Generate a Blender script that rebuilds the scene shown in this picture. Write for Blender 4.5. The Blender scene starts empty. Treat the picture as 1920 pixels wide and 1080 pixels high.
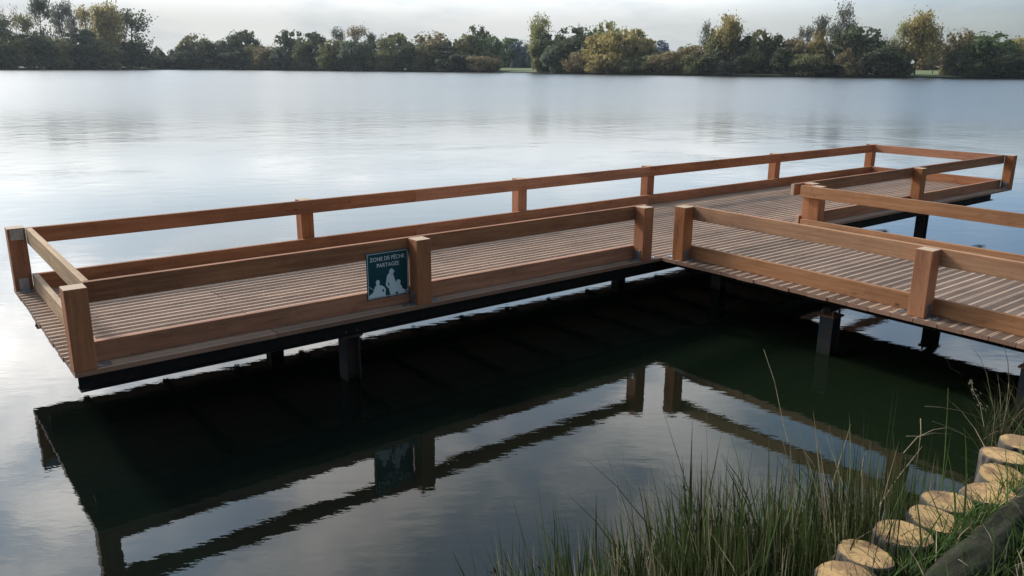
import bpy, bmesh, math, random
import numpy as np
from mathutils import Vector, Matrix
R_ = math.radians
scene = bpy.context.scene
col = scene.collection

# ------------------------------------------------------------ camera
YAW, PITCH, ROLL = -0.665, -0.2658, 0.0072
CAM = Vector((-0.6643, -4.5641, 1.572))
fw = Vector((math.sin(-YAW)*math.cos(PITCH), math.cos(-YAW)*math.cos(PITCH), math.sin(PITCH)))
rt = fw.cross(Vector((0, 0, 1))).normalized(); up = rt.cross(fw)
c_, s_ = math.cos(ROLL), math.sin(ROLL)
rt, up = rt*c_+up*s_, up*c_-rt*s_
cd = bpy.data.cameras.new("camera"); cam = bpy.data.objects.new("camera", cd); col.objects.link(cam)
m3 = Matrix((rt, up, -fw)).transposed()
cam.matrix_world = Matrix.Translation(CAM) @ m3.to_4x4()
cd.sensor_width = 36; cd.lens = 36*1525.5/1920; cd.clip_start = 0.05; cd.clip_end = 8000
scene.camera = cam

# ------------------------------------------------------------ sky, sun, exposure
SUN_AZ, SUN_EL = -14.0, 33.0          # azimuth from +Y towards +X, elevation
sd = Vector((math.sin(R_(SUN_AZ))*math.cos(R_(SUN_EL)), math.cos(R_(SUN_AZ))*math.cos(R_(SUN_EL)), math.sin(R_(SUN_EL))))
world = bpy.data.worlds.new("World"); scene.world = world; world.use_nodes = True
class NT:
    """little helper for node trees"""
    def __init__(s, nt): s.t = nt; s.n = nt.nodes; s.l = nt.links
    def add(s, typ, **kw):
        n = s.n.new(typ)
        for k, v in kw.items(): setattr(n, k, v)
        return n
    def put(s, inp, v):
        if isinstance(v, bpy.types.NodeSocket): s.l.new(v, inp)
        else: inp.default_value = v
    def math(s, op, a, b=0.0, c=None, clamp=False):
        n = s.add('ShaderNodeMath', operation=op, use_clamp=clamp); s.put(n.inputs[0], a); s.put(n.inputs[1], b)
        if c is not None: s.put(n.inputs[2], c)
        return n.outputs[0]
    def vmath(s, op, a, b=(0, 0, 0)):
        n = s.add('ShaderNodeVectorMath', operation=op); s.put(n.inputs[0], a); s.put(n.inputs[1], b)
        return n.outputs['Value'] if op in ('DOT_PRODUCT', 'LENGTH', 'DISTANCE') else n.outputs[0]
    def mix(s, f, a, b, mode='MIX'):
        n = s.add('ShaderNodeMix', data_type='RGBA', blend_type=mode); s.put(n.inputs[0], f)
        s.put(n.inputs[6], a if isinstance(a, bpy.types.NodeSocket) else (*a, 1)); s.put(n.inputs[7], b if isinstance(b, bpy.types.NodeSocket) else (*b, 1))
        return n.outputs[2]
    def noise(s, vec, scale, detail=3, rough=.5, w=None):
        n = s.add('ShaderNodeTexNoise'); s.put(n.inputs['Vector'], vec); n.inputs['Scale'].default_value = scale
        n.inputs['Detail'].default_value = detail; n.inputs['Roughness'].default_value = rough
        return n.outputs[0]
    def mapr(s, v, a, b, c=0.0, d=1.0, smooth=True):
        n = s.add('ShaderNodeMapRange', interpolation_type='SMOOTHSTEP' if smooth else 'LINEAR'); s.put(n.inputs[0], v)
        for i, x in enumerate((a, b, c, d)): n.inputs[i+1].default_value = x
        return n.outputs[0]
    def sep(s, v):
        n = s.add('ShaderNodeSeparateXYZ'); s.l.new(v, n.inputs[0]); return n.outputs
    def comb(s, x, y, z):
        n = s.add('ShaderNodeCombineXYZ'); s.put(n.inputs[0], x); s.put(n.inputs[1], y); s.put(n.inputs[2], z); return n.outputs[0]
w = NT(world.node_tree); w.n.clear()
out = w.add('ShaderNodeOutputWorld'); bg = w.add('ShaderNodeBackground')
sky = w.add('ShaderNodeTexSky', sky_type='NISHITA', sun_disc=False)
sky.sun_elevation = R_(SUN_EL); sky.sun_rotation = R_(SUN_AZ); sky.dust_density = 1.0
D = w.add('ShaderNodeTexCoord').outputs['Generated']
x, y, z = w.sep(D)
zc = w.math('MAXIMUM', z, 0.0)
den = w.math('ADD', zc, 0.30)
pl = w.comb(w.math('DIVIDE', x, den), w.math('DIVIDE', y, den), 0.0)
n1 = w.noise(pl, 0.9, 5, .5)
n2 = w.noise(pl, 2.4, 6, .55)
cl = w.math('ADD', w.math('MULTIPLY', n1, .6), w.math('MULTIPLY', n2, .4))
glow = w.vmath('DOT_PRODUCT', D, tuple(sd))
g1 = w.mapr(glow, .80, 1.0)                      # bright veil round the hidden sun
side = w.mapr(w.vmath('DOT_PRODUCT', D, (math.sin(R_(-5)), math.cos(R_(-5)), 0)), .12, .72)   # bright side of the sky
veil = w.mapr(cl, .42, .58)
lift = w.mapr(z, .045, .17)
bright = w.math('ADD', w.math('ADD', w.math('ADD', .45, w.math('MULTIPLY', w.math('MULTIPLY', w.mapr(z, .040, .13), w.mapr(z, .22, .55, 1.0, .30)), 1.15)), w.math('MULTIPLY', side, w.math('ADD', .27, w.math('MULTIPLY', lift, .18)))), w.math('MULTIPLY', g1, 2.0))
bright = w.math('MULTIPLY', bright, w.mapr(w.vmath('DOT_PRODUCT', D, (math.sin(R_(30)), math.cos(R_(30)), 0)), -.6, .35, .30, 1.0))  # unseen sky behind the camera dimmed to darken faces turned to it
ccol = w.mix(side, (.82, .94, 1.04), (.985, 1.0, 1.0))
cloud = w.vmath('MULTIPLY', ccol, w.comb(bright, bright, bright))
dark = w.vmath('MULTIPLY', cloud, w.mix(w.math('MULTIPLY', side, w.mapr(z, .12, .45, 1.0, .15)), (.42, .66, .96), (.68, .77, .85)))
puff = w.vmath('MULTIPLY', cloud, (2.0, 1.90, 1.82))
blue = w.vmath('MULTIPLY', sky.outputs[0], (.085, .085, .085))
base = w.mix(w.math('MULTIPLY', veil, w.math('ADD', .45, w.math('MULTIPLY', lift, .55))), dark, cloud)
base = w.mix(w.math('MULTIPLY', w.mapr(cl, .49, .57), w.math('SUBTRACT', .9, w.math('MULTIPLY', side, w.mapr(z, .03, .25, .8, .1)))), base, puff)
low = w.noise(w.vmath('MULTIPLY', D, (2.2, 2.2, 9.0)), 2.0, 5, .55)
lowc = w.mix(w.mapr(low, .36, .60), w.vmath('MULTIPLY', cloud, (.82, .87, .92)), w.vmath('MULTIPLY', cloud, (1.10, 1.10, 1.09)))
base = w.mix(w.math('SUBTRACT', 1.0, lift), base, lowc)
colr = w.mix(w.math('ADD', .50, w.math('MULTIPLY', side, .42)), blue, base)
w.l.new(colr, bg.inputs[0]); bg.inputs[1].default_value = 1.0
w.l.new(bg.outputs[0], out.inputs[0])
sl = bpy.data.lights.new("sun", 'SUN'); so = bpy.data.objects.new("sun", sl); col.objects.link(so)
sl.energy = 3.2; sl.angle = R_(8); sl.color = (1.0, .93, .84)
so.rotation_euler = sd.to_track_quat('Z', 'Y').to_euler()
scene.view_settings.view_transform = 'Standard'; scene.view_settings.look = 'None'
scene.view_settings.exposure = 0.0; scene.view_settings.gamma = 1
scene.cycles.max_bounces = 6; scene.cycles.transparent_max_bounces = 6

# ------------------------------------------------------------ helpers
def tag(o, label=None, cat=None, group=None, kind=None):
    if label: o['label'] = label
    if cat: o['category'] = cat
    if group: o['group'] = group
    if kind: o['kind'] = kind
    return o
def empty(name, loc, rz=0):
    o = bpy.data.objects.new(name, None); o.empty_display_size = .1; col.objects.link(o)
    o.location = loc; o.rotation_euler = (0, 0, rz); return o
def mk(name, verts, faces, mat, parent=None, mats=None, fm=None, smooth=False):
    me = bpy.data.meshes.new(name); me.from_pydata([tuple(map(float, v)) for v in verts], [], [tuple(map(int, f)) for f in faces])
    for m in (mats or [mat]): me.materials.append(m)
    if fm is not None: me.polygons.foreach_set('material_index', fm)
    if smooth: me.polygons.foreach_set('use_smooth', [True]*len(me.polygons))
    me.update()
    o = bpy.data.objects.new(name, me); col.objects.link(o); o.parent = parent; return o
def frombm(name, bm, mat, parent=None, smooth=False):
    me = bpy.data.meshes.new(name); bm.to_mesh(me); bm.free(); me.materials.append(mat)
    if smooth: me.polygons.foreach_set('use_smooth', [True]*len(me.polygons))
    o = bpy.data.objects.new(name, me); col.objects.link(o); o.parent = parent; return o
def addbox(bm, c, d, bev=0.0):
    r = bmesh.ops.create_cube(bm, size=1.0)
    for v in r['verts']: v.co = Vector((v.co.x*d[0]+c[0], v.co.y*d[1]+c[1], v.co.z*d[2]+c[2]))
    if bev: bmesh.ops.bevel(bm, geom=list({e for v in r['verts'] for e in v.link_edges}), offset=bev, segments=2, affect='EDGES', profile=.6)
def member(name, x0, x1, y0, y1, z0, z1, mat, parent, bev=.0035, axis=None):
    """timber or plate whose long axis is its local X, so that the grain follows it"""
    d = (x1-x0, y1-y0, z1-z0); c = ((x0+x1)/2, (y0+y1)/2, (z0+z1)/2)
    axis = axis or 'xyz'[d.index(max(d))]
    bm = bmesh.new()
    if axis == 'x': dd, rot = d, (0, 0, 0)
    elif axis == 'y': dd, rot = (d[1], d[0], d[2]), (0, 0, R_(90))
    else: dd, rot = (d[2], d[1], d[0]), (0, R_(-90), 0)
    addbox(bm, (0, 0, 0), dd, bev)
    o = frombm(name, bm, mat, parent); o.location = c; o.rotation_euler = rot; return o
def tube(V, F, pts, rad, n=5):
    b = len(V); k = len(pts)
    for i, p in enumerate(pts):
        p = Vector(p); t = (Vector(pts[min(i+1, k-1)])-Vector(pts[max(i-1, 0)])).normalized()
        a = t.orthogonal().normalized(); q = t.cross(a)
        for j in range(n):
            an = 2*math.pi*j/n; V.append(p+(a*math.cos(an)+q*math.sin(an))*rad[i])
    for i in range(k-1):
        for j in range(n): F.append((b+i*n+j, b+i*n+(j+1) % n, b+(i+1)*n+(j+1) % n, b+(i+1)*n+j))
    F.append(tuple(b+(k-1)*n+j for j in range(n)))

# ------------------------------------------------------------ materials
def mat(name):
    m = bpy.data.materials.new(name); m.use_nodes = True; t = NT(m.node_tree)
    p = t.n['Principled BSDF']; return m, t, p
def bump(t, h, strength, dist, p, base=None):
    b = t.add('ShaderNodeBump'); b.inputs['Strength'].default_value = strength; b.inputs['Distance'].default_value = dist
    t.l.new(h, b.inputs['Height'])
    if base is not None: t.l.new(base, b.inputs['Normal'])
    t.l.new(b.outputs[0], p.inputs['Normal']); return b.outputs[0]
def wood(name, c1, c2, cend, rough=.78, knots=.8):
    m, t, p = mat(name)
    tc = t.add('ShaderNodeTexCoord'); oi = t.add('ShaderNodeObjectInfo')
    off = t.vmath('MULTIPLY', oi.outputs['Location'], (3.1, 5.7, 2.3))
    P = t.vmath('ADD', tc.outputs['Object'], off)
    g = t.noise(t.vmath('MULTIPLY', P, (1.3, 26, 26)), 1.6, 5, .62)
    fine = t.noise(t.vmath('MULTIPLY', P, (4, 160, 160)), 1.5, 3, .6)
    big = t.noise(t.vmath('MULTIPLY', P, (1.1, 3, 3)), 1.0, 3, .5)
    vor = t.add('ShaderNodeTexVoronoi'); t.l.new(t.vmath('MULTIPLY', P, (4.0, 8, 8)), vor.inputs['Vector']); vor.inputs['Scale'].default_value = 1.0
    knot = t.math('MULTIPLY', t.mapr(vor.outputs['Distance'], .03, .13, 1, 0), t.mapr(big, .50, .56))
    rnd = t.add('ShaderNodeTexWhiteNoise', noise_dimensions='3D'); t.l.new(oi.outputs['Location'], rnd.inputs['Vector'])
    c = t.mix(t.mapr(g, .3, .7), c1, c2)
    c = t.mix(t.math('MULTIPLY', t.mapr(fine, .35, .6, 1, 0), .30), c, tuple(v*.55 for v in c1))
    c = t.mix(t.math('MULTIPLY', t.mapr(big, .46, .66), .5), c, (c1[0]*.55, c1[1]*.60, c1[2]*.68))
    blot = t.noise(t.vmath('MULTIPLY', P, (5, 11, 11)), 1.3, 5, .7)
    c = t.mix(t.math('MULTIPLY', t.mapr(blot, .56, .70), .45), c, tuple(v*.5 for v in c1))
    c = t.mix(t.math('MULTIPLY', t.mapr(blot, .42, .32), .25), c, tuple(min(1, v*1.15) for v in c2))
    c = t.mix(t.math('MULTIPLY', knot, knots), c, (c1[0]*.35, c1[1]*.28, c1[2]*.25))
    ck = t.noise(t.vmath('MULTIPLY', P, (1.6, 34, 34)), 1.0, 3, .5)
    crk = t.math('MULTIPLY', t.mapr(t.math('ABSOLUTE', t.math('SUBTRACT', ck, .53)), .0, .012, 1, 0), t.mapr(big, .44, .56))
    c = t.mix(t.math('MULTIPLY', crk, .65), c, tuple(v*.3 for v in c1))
    hsv = t.add('ShaderNodeHueSaturation'); t.l.new(c, hsv.inputs['Color'])
    t.put(hsv.inputs['Value'], t.mapr(rnd.outputs[0], 0, 1, .86, 1.14, False)); t.put(hsv.inputs['Saturation'], t.mapr(rnd.outputs[0], 0, 1, 1.06, .92, False))
    # end grain on the faces that look along the local X axis
    nx = t.sep(tc.outputs['Normal'])[0]
    isend = t.mapr(t.math('ABSOLUTE', nx), .6, .8)
    q = t.sep(tc.outputs['Object'])
    rr = t.vmath('LENGTH', t.comb(0.0, t.math('ADD', q[1], .05), t.math('ADD', q[2], -.08)))
    ring = t.math('SINE', t.math('MULTIPLY', t.math('ADD', rr, t.math('MULTIPLY', t.noise(tc.outputs['Object'], 18, 2), .012)), 900))
    ec = t.mix(t.math('MULTIPLY', t.mapr(ring, -.4, .9), .5), cend, tuple(v*.6 for v in cend))
    c = t.mix(isend, hsv.outputs[0], ec)
    t.l.new(c, p.inputs['Base Color']); p.inputs['Roughness'].default_value = rough; p.inputs['Specular IOR Level'].default_value = .3
    bump(t, t.math('ADD', fine, t.math('MULTIPLY', g, 1.5)), .35, .0012, p)
    return m
M = {}
M['post'] = wood('post_wood', (.35, .130, .054), (.47, .200, .090), (.55, .40, .27))
M['rail'] = wood('rail_wood', (.31, .122, .056), (.44, .195, .096), (.50, .36, .24))
M['rail2'] = wood('light_rail_wood', (.35, .165, .078), (.47, .245, .125), (.55, .42, .28), knots=.95)
M['rail3'] = wood('tan_rail_wood', (.42, .26, .135), (.54, .36, .20), (.55, .42, .28), knots=.95)
def deckmat(name, a, b, dirt):
    m, t, p = mat(name)
    tc = t.add('ShaderNodeTexCoord'); ge = t.add('ShaderNodeNewGeometry')
    P = tc.outputs['Object']; rp = ge.outputs['Random Per Island']
    P2 = t.vmath('ADD', P, t.comb(t.math('MULTIPLY', rp, 40), t.math('MULTIPLY', rp, 13), 0.0))
    g = t.noise(t.vmath('MULTIPLY', P2, (1.2, 60, 8)), 1.4, 4, .6)
    big = t.noise(P2, 1.8, 4, .6)
    wet = t.noise(P, .9, 4, .6)
    c = t.mix(t.mapr(g, .3, .7), a, b)
    c = t.mix(t.math('MULTIPLY', t.mapr(big, .45, .75), dirt), c, tuple(v*.45 for v in a))
    c = t.mix(t.math('MULTIPLY', t.mapr(wet, .5, .7), .35), c, (a[0]*.6, a[1]*.62, a[2]*.62))
    hsv = t.add('ShaderNodeHueSaturation'); t.l.new(c, hsv.inputs['Color']); t.put(hsv.inputs['Value'], t.mapr(rp, 0, 1, .80, 1.15, False))
    t.l.new(hsv.outputs[0], p.inputs['Base Color']); p.inputs['Roughness'].default_value = .7
    bump(t, g, .4, .001, p)
    return m
M['deck'] = deckmat('deck_ridge', (.41, .275, .192), (.53, .375, .268), .40)
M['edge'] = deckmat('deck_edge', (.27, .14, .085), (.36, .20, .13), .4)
M['groove'] = deckmat('deck_groove', (.29, .188, .128), (.385, .262, .182), .5)
def steel(name, c, rust, amt, rough=.5, metal=.7):
    m, t, p = mat(name); P = t.add('ShaderNodeTexCoord').outputs['Object']
    n = t.noise(P, 14, 4, .6); n2 = t.noise(P, 60, 3)
    cc = t.mix(t.mapr(n2, .35, .65), tuple(v*.8 for v in c), c)
    cc = t.mix(t.mapr(n, .62-amt*.3, .72-amt*.2), cc, rust)
    t.l.new(cc, p.inputs['Base Color']); p.inputs['Metallic'].default_value = metal; p.inputs['Roughness'].default_value = rough
    if 'pile' in name:      # slimy band up to a little above the water
        wz = t.sep(t.add('ShaderNodeNewGeometry').outputs['Position'])[2]
        cc = t.mix(t.mapr(t.math('ADD', wz, t.math('MULTIPLY', n, .06)), -.40, -.44), cc, (.012, .018, .008)); t.l.new(cc, p.inputs['Base Color'])
    bump(t, n2, .3, .001, p); return m
M['galv'] = steel('galvanised_steel', (.42, .46, .50), (.30, .33, .36), .2, .38, .9)
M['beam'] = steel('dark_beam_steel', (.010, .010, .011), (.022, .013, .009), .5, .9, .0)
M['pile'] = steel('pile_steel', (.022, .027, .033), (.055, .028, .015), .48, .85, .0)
M['rust'] = steel('rusty_plate', (.16, .085, .05), (.09, .045, .028), .5, .8, .2)
def plain(name, c, rough=.5, metal=0.0, var=.0):
    m, t, p = mat(name); p.inputs['Roughness'].default_value = rough; p.inputs['Metallic'].default_value = metal
    n = t.noise(t.add('ShaderNodeTexCoord').outputs['Object'], 9, 4, .6)
    t.l.new(t.mix(t.math('MULTIPLY', t.mapr(n, .35, .7), var), c, tuple(v*.5 for v in c)), p.inputs['Base Color']); return m
M['sign'] = plain('sign_teal', (.004, .068, .088), .28, 0, .25)
M['signw'] = plain('sign_white', (.68, .78, .83), .35, 0, .1)
M['letter'] = plain('letter_white', (.85, .90, .92), .35)
M['screw'] = plain('screw_steel', (.05, .045, .04), .5, .6, .3)
M['bolt'] = plain('bright_bolt', (.7, .72, .74), .25, 1, .1)
M['white'] = plain('white_paint', (.75, .76, .76), .6)
M['greywall'] = plain('grey_wall', (.12, .12, .12), .8, 0, .3)
M['bird'] = plain('dark_feathers', (.03, .03, .03), .8)

def leafmat(name, c, trans=.40, spread=.24):
    m, t, p = mat(name)
    ge = t.add('ShaderNodeNewGeometry'); oi = t.add('ShaderNodeObjectInfo'); P = t.add('ShaderNodeTexCoord').outputs['Object']
    n = t.noise(P, 5.5, 3, .6)
    cc = t.mix(t.mapr(n, .35, .65), tuple(v*.80 for v in c), tuple(min(1, v*1.22) for v in c))
    hsv = t.add('ShaderNodeHueSaturation'); t.l.new(cc, hsv.inputs['Color'])
    t.put(hsv.inputs['Value'], t.mapr(ge.outputs['Random Per Island'], 0, 1, 1-spread, 1+spread, False))
    t.put(hsv.inputs['Hue'], t.mapr(ge.outputs['Random Per Island'], 0, 1, .485, .515, False))
    p.inputs['Roughness'].default_value = .6; p.inputs['Specular IOR Level'].default_value = .25
    t.l.new(hsv.outputs[0], p.inputs['Base Color'])
    tr = t.add('ShaderNodeBsdfTranslucent'); t.l.new(hsv.outputs[0], tr.inputs[0])
    mx = t.add('ShaderNodeMixShader'); mx.inputs[0].default_value = trans
    t.l.new(p.outputs[0], mx.inputs[1]); t.l.new(tr.outputs[0], mx.inputs[2]); t.l.new(mx.outputs[0], t.n['Material Output'].inputs[0])
    return m
LC = dict(dark=(0.122, 0.137, 0.071), olive=(0.252, 0.245, 0.108), teal=(0.172, 0.201, 0.127), gold=(0.416, 0.338, 0.137), brown=(0.309, 0.245, 0.127),
          light=(0.389, 0.374, 0.166), green=(0.166, 0.216, 0.089), grey=(0.216, 0.208, 0.159), blue=(0.144, 0.194, 0.223))  # blue: distance haze painted into the leaf colour of the farthest trees
LM = {k: leafmat('foliage_'+k, v) for k, v in LC.items()}
M['bark'] = plain('bark', (.075, .065, .052), .9, 0, .5)
M['mistletoe'] = leafmat('mistletoe_leaf', (.035, .045, .022), .15)

# ------------------------------------------------------------ water
ZW = -0.485
def water_mat():
    m, t, p = mat('lake_water')
    P = t.add('ShaderNodeNewGeometry').outputs['Position']
    dist = t.vmath('LENGTH', t.vmath('SUBTRACT', P, (3.0, -1.0, ZW)))
    far = t.mapr(dist, 8, 90)
    vfar = t.mapr(dist, 5, 48)
    near = t.mapr(dist, 3, 16)
    # small ripples, longer across the wind than along it
    Q = t.vmath('MULTIPLY', t.vmath('ADD', P, (0, 0, 0)), (1.0, 1.0, 0))
    q3 = t.sep(P); ux, uy = .79, -.61
    Qa = t.comb(t.math('MULTIPLY', t.math('ADD', t.math('MULTIPLY', q3[0], ux), t.math('MULTIPLY', q3[1], uy)), .42), t.math('SUBTRACT', t.math('MULTIPLY', q3[1], ux), t.math('MULTIPLY', q3[0], uy)), 0.0)
    rip = t.noise(Qa, 15.0, 3, .55)
    rip2 = t.noise(t.vmath('ADD', Qa, (3.3, 9.1, 0)), 3.2, 2, .5)
    wav = t.noise(t.vmath('MULTIPLY', P, (1.5, .8, 0)), 1.1, 4, .65)
    patch = t.mapr(t.noise(t.vmath('MULTIPLY', P, (.16, .22, 0)), 1.0, 4, .6), .46, .60)
    patch2 = t.mapr(t.noise(t.vmath('MULTIPLY', P, (.02, .03, 0)), 1.0, 4, .6), .40, .62)
    h = t.math('ADD', t.math('MULTIPLY', rip, .0008), t.math('MULTIPLY', rip2, .0022))
    h = t.math('MULTIPLY', h, t.math('ADD', .6, t.math('MULTIPLY', t.math('MULTIPLY', near, patch), 2.2)))
    h = t.math('ADD', h, t.math('MULTIPLY', t.math('MULTIPLY', wav, t.math('MULTIPLY', far, t.math('ADD', .8, t.math('MULTIPLY', patch2, .4)))), .10))
    b = t.add('ShaderNodeBump'); b.inputs['Strength'].default_value = 1.0; b.inputs['Distance'].default_value = 1.0
    t.l.new(h, b.inputs['Height']); t.l.new(b.outputs[0], p.inputs['Normal'])
    deep = t.noise(P, .35, 3, .5)
    shore = t.mapr(t.vmath('DISTANCE', P, (4.2, -3.4, ZW)), .6, 4.2, 1, 0)
    c = t.mix(t.mapr(deep, .35, .65), (.0038, .0056, .0040), (.0045, .0080, .0058))
    c = t.mix(shore, c, (.0085, .0150, .0065))
    t.l.new(c, p.inputs['Base Color']); p.inputs['IOR'].default_value = 1.44
    t.put(p.inputs['Roughness'], t.math('ADD', .012, t.math('ADD', t.math('MULTIPLY', far, .05), t.math('MULTIPLY', vfar, .20))))
    return m
M['water'] = water_mat()
V = [(-700, -300, ZW), (900, -300, ZW), (900, 900, ZW), (-700, 900, ZW)]
tag(mk('water', V, [(0, 1, 2, 3)], M['water']), 'calm lake with soft ripples mirroring the pier and the pale sky', 'lake', kind='structure')

# ------------------------------------------------------------ land
def groundmat(name, a, b, c, sc=1.0):
    m, t, p = mat(name); P = t.add('ShaderNodeNewGeometry').outputs['Position']
    n = t.noise(P, 1.3*sc, 5, .65); n2 = t.noise(P, 14*sc, 4, .6)
    cc = t.mix(t.mapr(n, .4, .6), a, b); cc = t.mix(t.mapr(n2, .5, .7), cc, c)
    t.l.new(cc, p.inputs['Base Color']); p.inputs['Roughness'].default_value = .95
    bump(t, n2, .6, .02, p); return m
M['bank'] = groundmat('bank_soil', (.035, .030, .018), (.035, .045, .015), (.055, .045, .025))
M['lawn'] = groundmat('lawn_grass', (.12, .16, .045), (.15, .17, .055), (.10, .12, .04), .05)
M['mud'] = plain('shore_mud', (.022, .020, .016), .9, 0, .4)
SHORE= [(35.3, 301.3), (88.2, 334.0), (124.1, 330.5), (144.3, 285.7), (177.7, 229.8), (177.4, 174.3), (185.0, 132.3), (201.3, 105.8), (224.0, 80.0)]
loop = [(-260, -60), (-300, 60), (-180, 200), (-60, 270)] + SHORE + [(238, 40), (225, -20), (150, -70), (40, -90), (-100, -90)]
n = len(loop); V, F, fm = [], [], []
offs = [(-.3, -.9), (.0, -.55), (.35, -.12), (1.5, .0), (12, .25), (60, 1.3), (150, 1.8), (600, 2.2)]
cx = sum(p[0] for p in loop)/n; cy = sum(p[1] for p in loop)/n
for (x_, y_) in loop:
    d = Vector((x_-cx, y_-cy)).normalized()
    for o_, z_ in offs: V.append((x_+d.x*o_, y_+d.y*o_, z_))
k = len(offs)
for i in range(n):
    for j in range(k-1):
        a = i*k+j; b = ((i+1) % n)*k+j; F.append((a, b, b+1, a+1)); fm.append(0 if j < 2 else 1)
tag(mk('far_land', V, F, None, mats=[M['mud'], M['lawn']], fm=fm), 'grassy land round the far side of the lake', 'ground', kind='structure')

def ys(x):          # near shoreline
    t_ = min(1, max(0, (x-3.1)/1.2)); t_ = t_*t_*(3-2*t_)
    return -3.42+.55*t_
rng = random.Random(4)
def bz(x, y):
    d = ys(x)-y
    nz = .02*math.sin(3.1*x+1.7*y)+.015*math.sin(7.3*x-5.1*y)
    if d < 0: return -1.05
    hard = max(0, min(1, (3.4-x)/.4))       # logs hold a vertical edge
    a = min(1, d/.12); b = min(1, d/.75)
    s = a*hard+b*(1-hard); s = s*s*(3-2*s)
    return -1.05+1.04*s+.04*min(1, max(0, d-.1)/.8)+nz*s*.6
xs = [-300, -80, -30, -12, -6] + [-3+i*.12 for i in range(92)] + [9, 13, 20, 40, 90, 200]
yy = [-90, -40, -20, -12] + [-9+i*.3 for i in range(14)] + [-4.8+i*.06 for i in range(40)]
V = [(x_, y_, bz(x_, y_)) for y_ in yy for x_ in xs]; F = []
for j in range(len(yy)-1):
    for i in range(len(xs)-1):
        a = j*len(xs)+i; F.append((a, a+1, a+1+len(xs), a+len(xs)))
tag(mk('bank', V, F, M['bank'], smooth=True), 'near bank of dark soil under grass', 'bank', kind='structure')

# ------------------------------------------------------------ the pier
A, H, TH = .1123, .45, .038
W, L = 2.1188, 11.667
pier = empty('fishing_pier', (0, 0, 0))
tag(pier, 'T-shaped wooden fishing pier on steel piles with low square-post railings', 'pier')
# grooved deck boards
def board(V, F, fm, x0, x1, y0, w_, z0=0.0, th=.028):
    prof = []                       # (y, z) along the top
    g = .0045; dpt = .0026
    def flat(n_): 
        prof.append((n_, 0.0))
    yv = 0.0; prof.append((0, 0)); 
    edge = w_*.065; mid = w_*.12; zone = (w_-2*edge-mid)/2; ng = 5; gw = zone/ng
    def grooves(start):
        for q in range(ng):
            s = start+q*gw
            prof.extend([(s, 0), (s+gw*.18, -dpt), (s+gw*.72, -dpt), (s+gw*.86, 0)])
    grooves(edge); grooves(edge+zone+mid)
    prof.append((w_, 0)); prof.append((w_, -th)); prof.append((0, -th))
    pr = []
    for p_ in prof:
        if not pr or abs(pr[-1][0]-p_[0])+abs(pr[-1][1]-p_[1]) > 1e-5: pr.append(p_)
    b = len(V); m_ = len(pr)
    for xx in (x0, x1):
        for (a_, c) in pr: V.append((xx, y0+a_, z0+c))
    for i in range(m_):
        j = (i+1) % m_; F.append((b+i, b+j, b+m_+j, b+m_+i))
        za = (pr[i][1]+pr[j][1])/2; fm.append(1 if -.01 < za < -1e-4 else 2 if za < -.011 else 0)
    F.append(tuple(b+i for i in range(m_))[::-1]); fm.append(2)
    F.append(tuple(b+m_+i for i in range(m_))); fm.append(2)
V, F, fm, S = [], [], [], []
rng = random.Random(11)
pitch = W/14
def run(xa, xb, y0, w_, joints):
    e0 = rng.uniform(-.003, .004); cuts = [xa+e0]+[j for j in joints if xa+.3 < j < xb-.3]+[xb+rng.uniform(-.004, .003)]
    for q in range(len(cuts)-1):
        board(V, F, fm, cuts[q]+(.0025 if q else 0), cuts[q+1]-(.0025 if q < len(cuts)-2 else 0), y0, w_, rng.uniform(-.0012, .0012))
for i in range(14):
    j0 = [1.11, 3.4, 2.25, 1.11, 2.25, 3.4, 1.11][i % 7]
    run(0, L, i*pitch+.002, pitch-.004, [j0+3.42*q+(1.14 if rng.random() < .3 else 0) for q in range(4)])
DX0, DX1 = 4.545, 6.733
wp = .1555
for i in range(27):
    run(DX0, DX1, -(i+1)*wp+.002-.001, wp-.004, [])
mk('deck', V, F, None, pier, mats=[M['deck'], M['groove'], M['edge']], fm=fm)
# screw heads in pairs on every joist line: too many to count
V, F = [], []
def disc(x_, y_, z_, r_):
    b = len(V)
    for q in range(6): V.append((x_+r_*math.cos(q*math.pi/3), y_+r_*math.sin(q*math.pi/3), z_))
    F.append(tuple(range(b, b+6)))
for i in range(14):
    for xj in [.08+.57*q for q in range(21)]:
        for fy in (.2, .8): disc(xj+rng.uniform(-.01, .01), i*pitch+pitch*fy+rng.uniform(-.004, .004), .0016, .0042)
for i in range(27):
    for xj in (4.62, 5.2, 5.64, 6.1, 6.66):
        for fy in (.2, .8): disc(xj+rng.uniform(-.01, .01), -(i+fy)*wp, .0016, .0042)
tag(mk('screw_heads', V, F, M['screw'], pier), kind='stuff')

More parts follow.
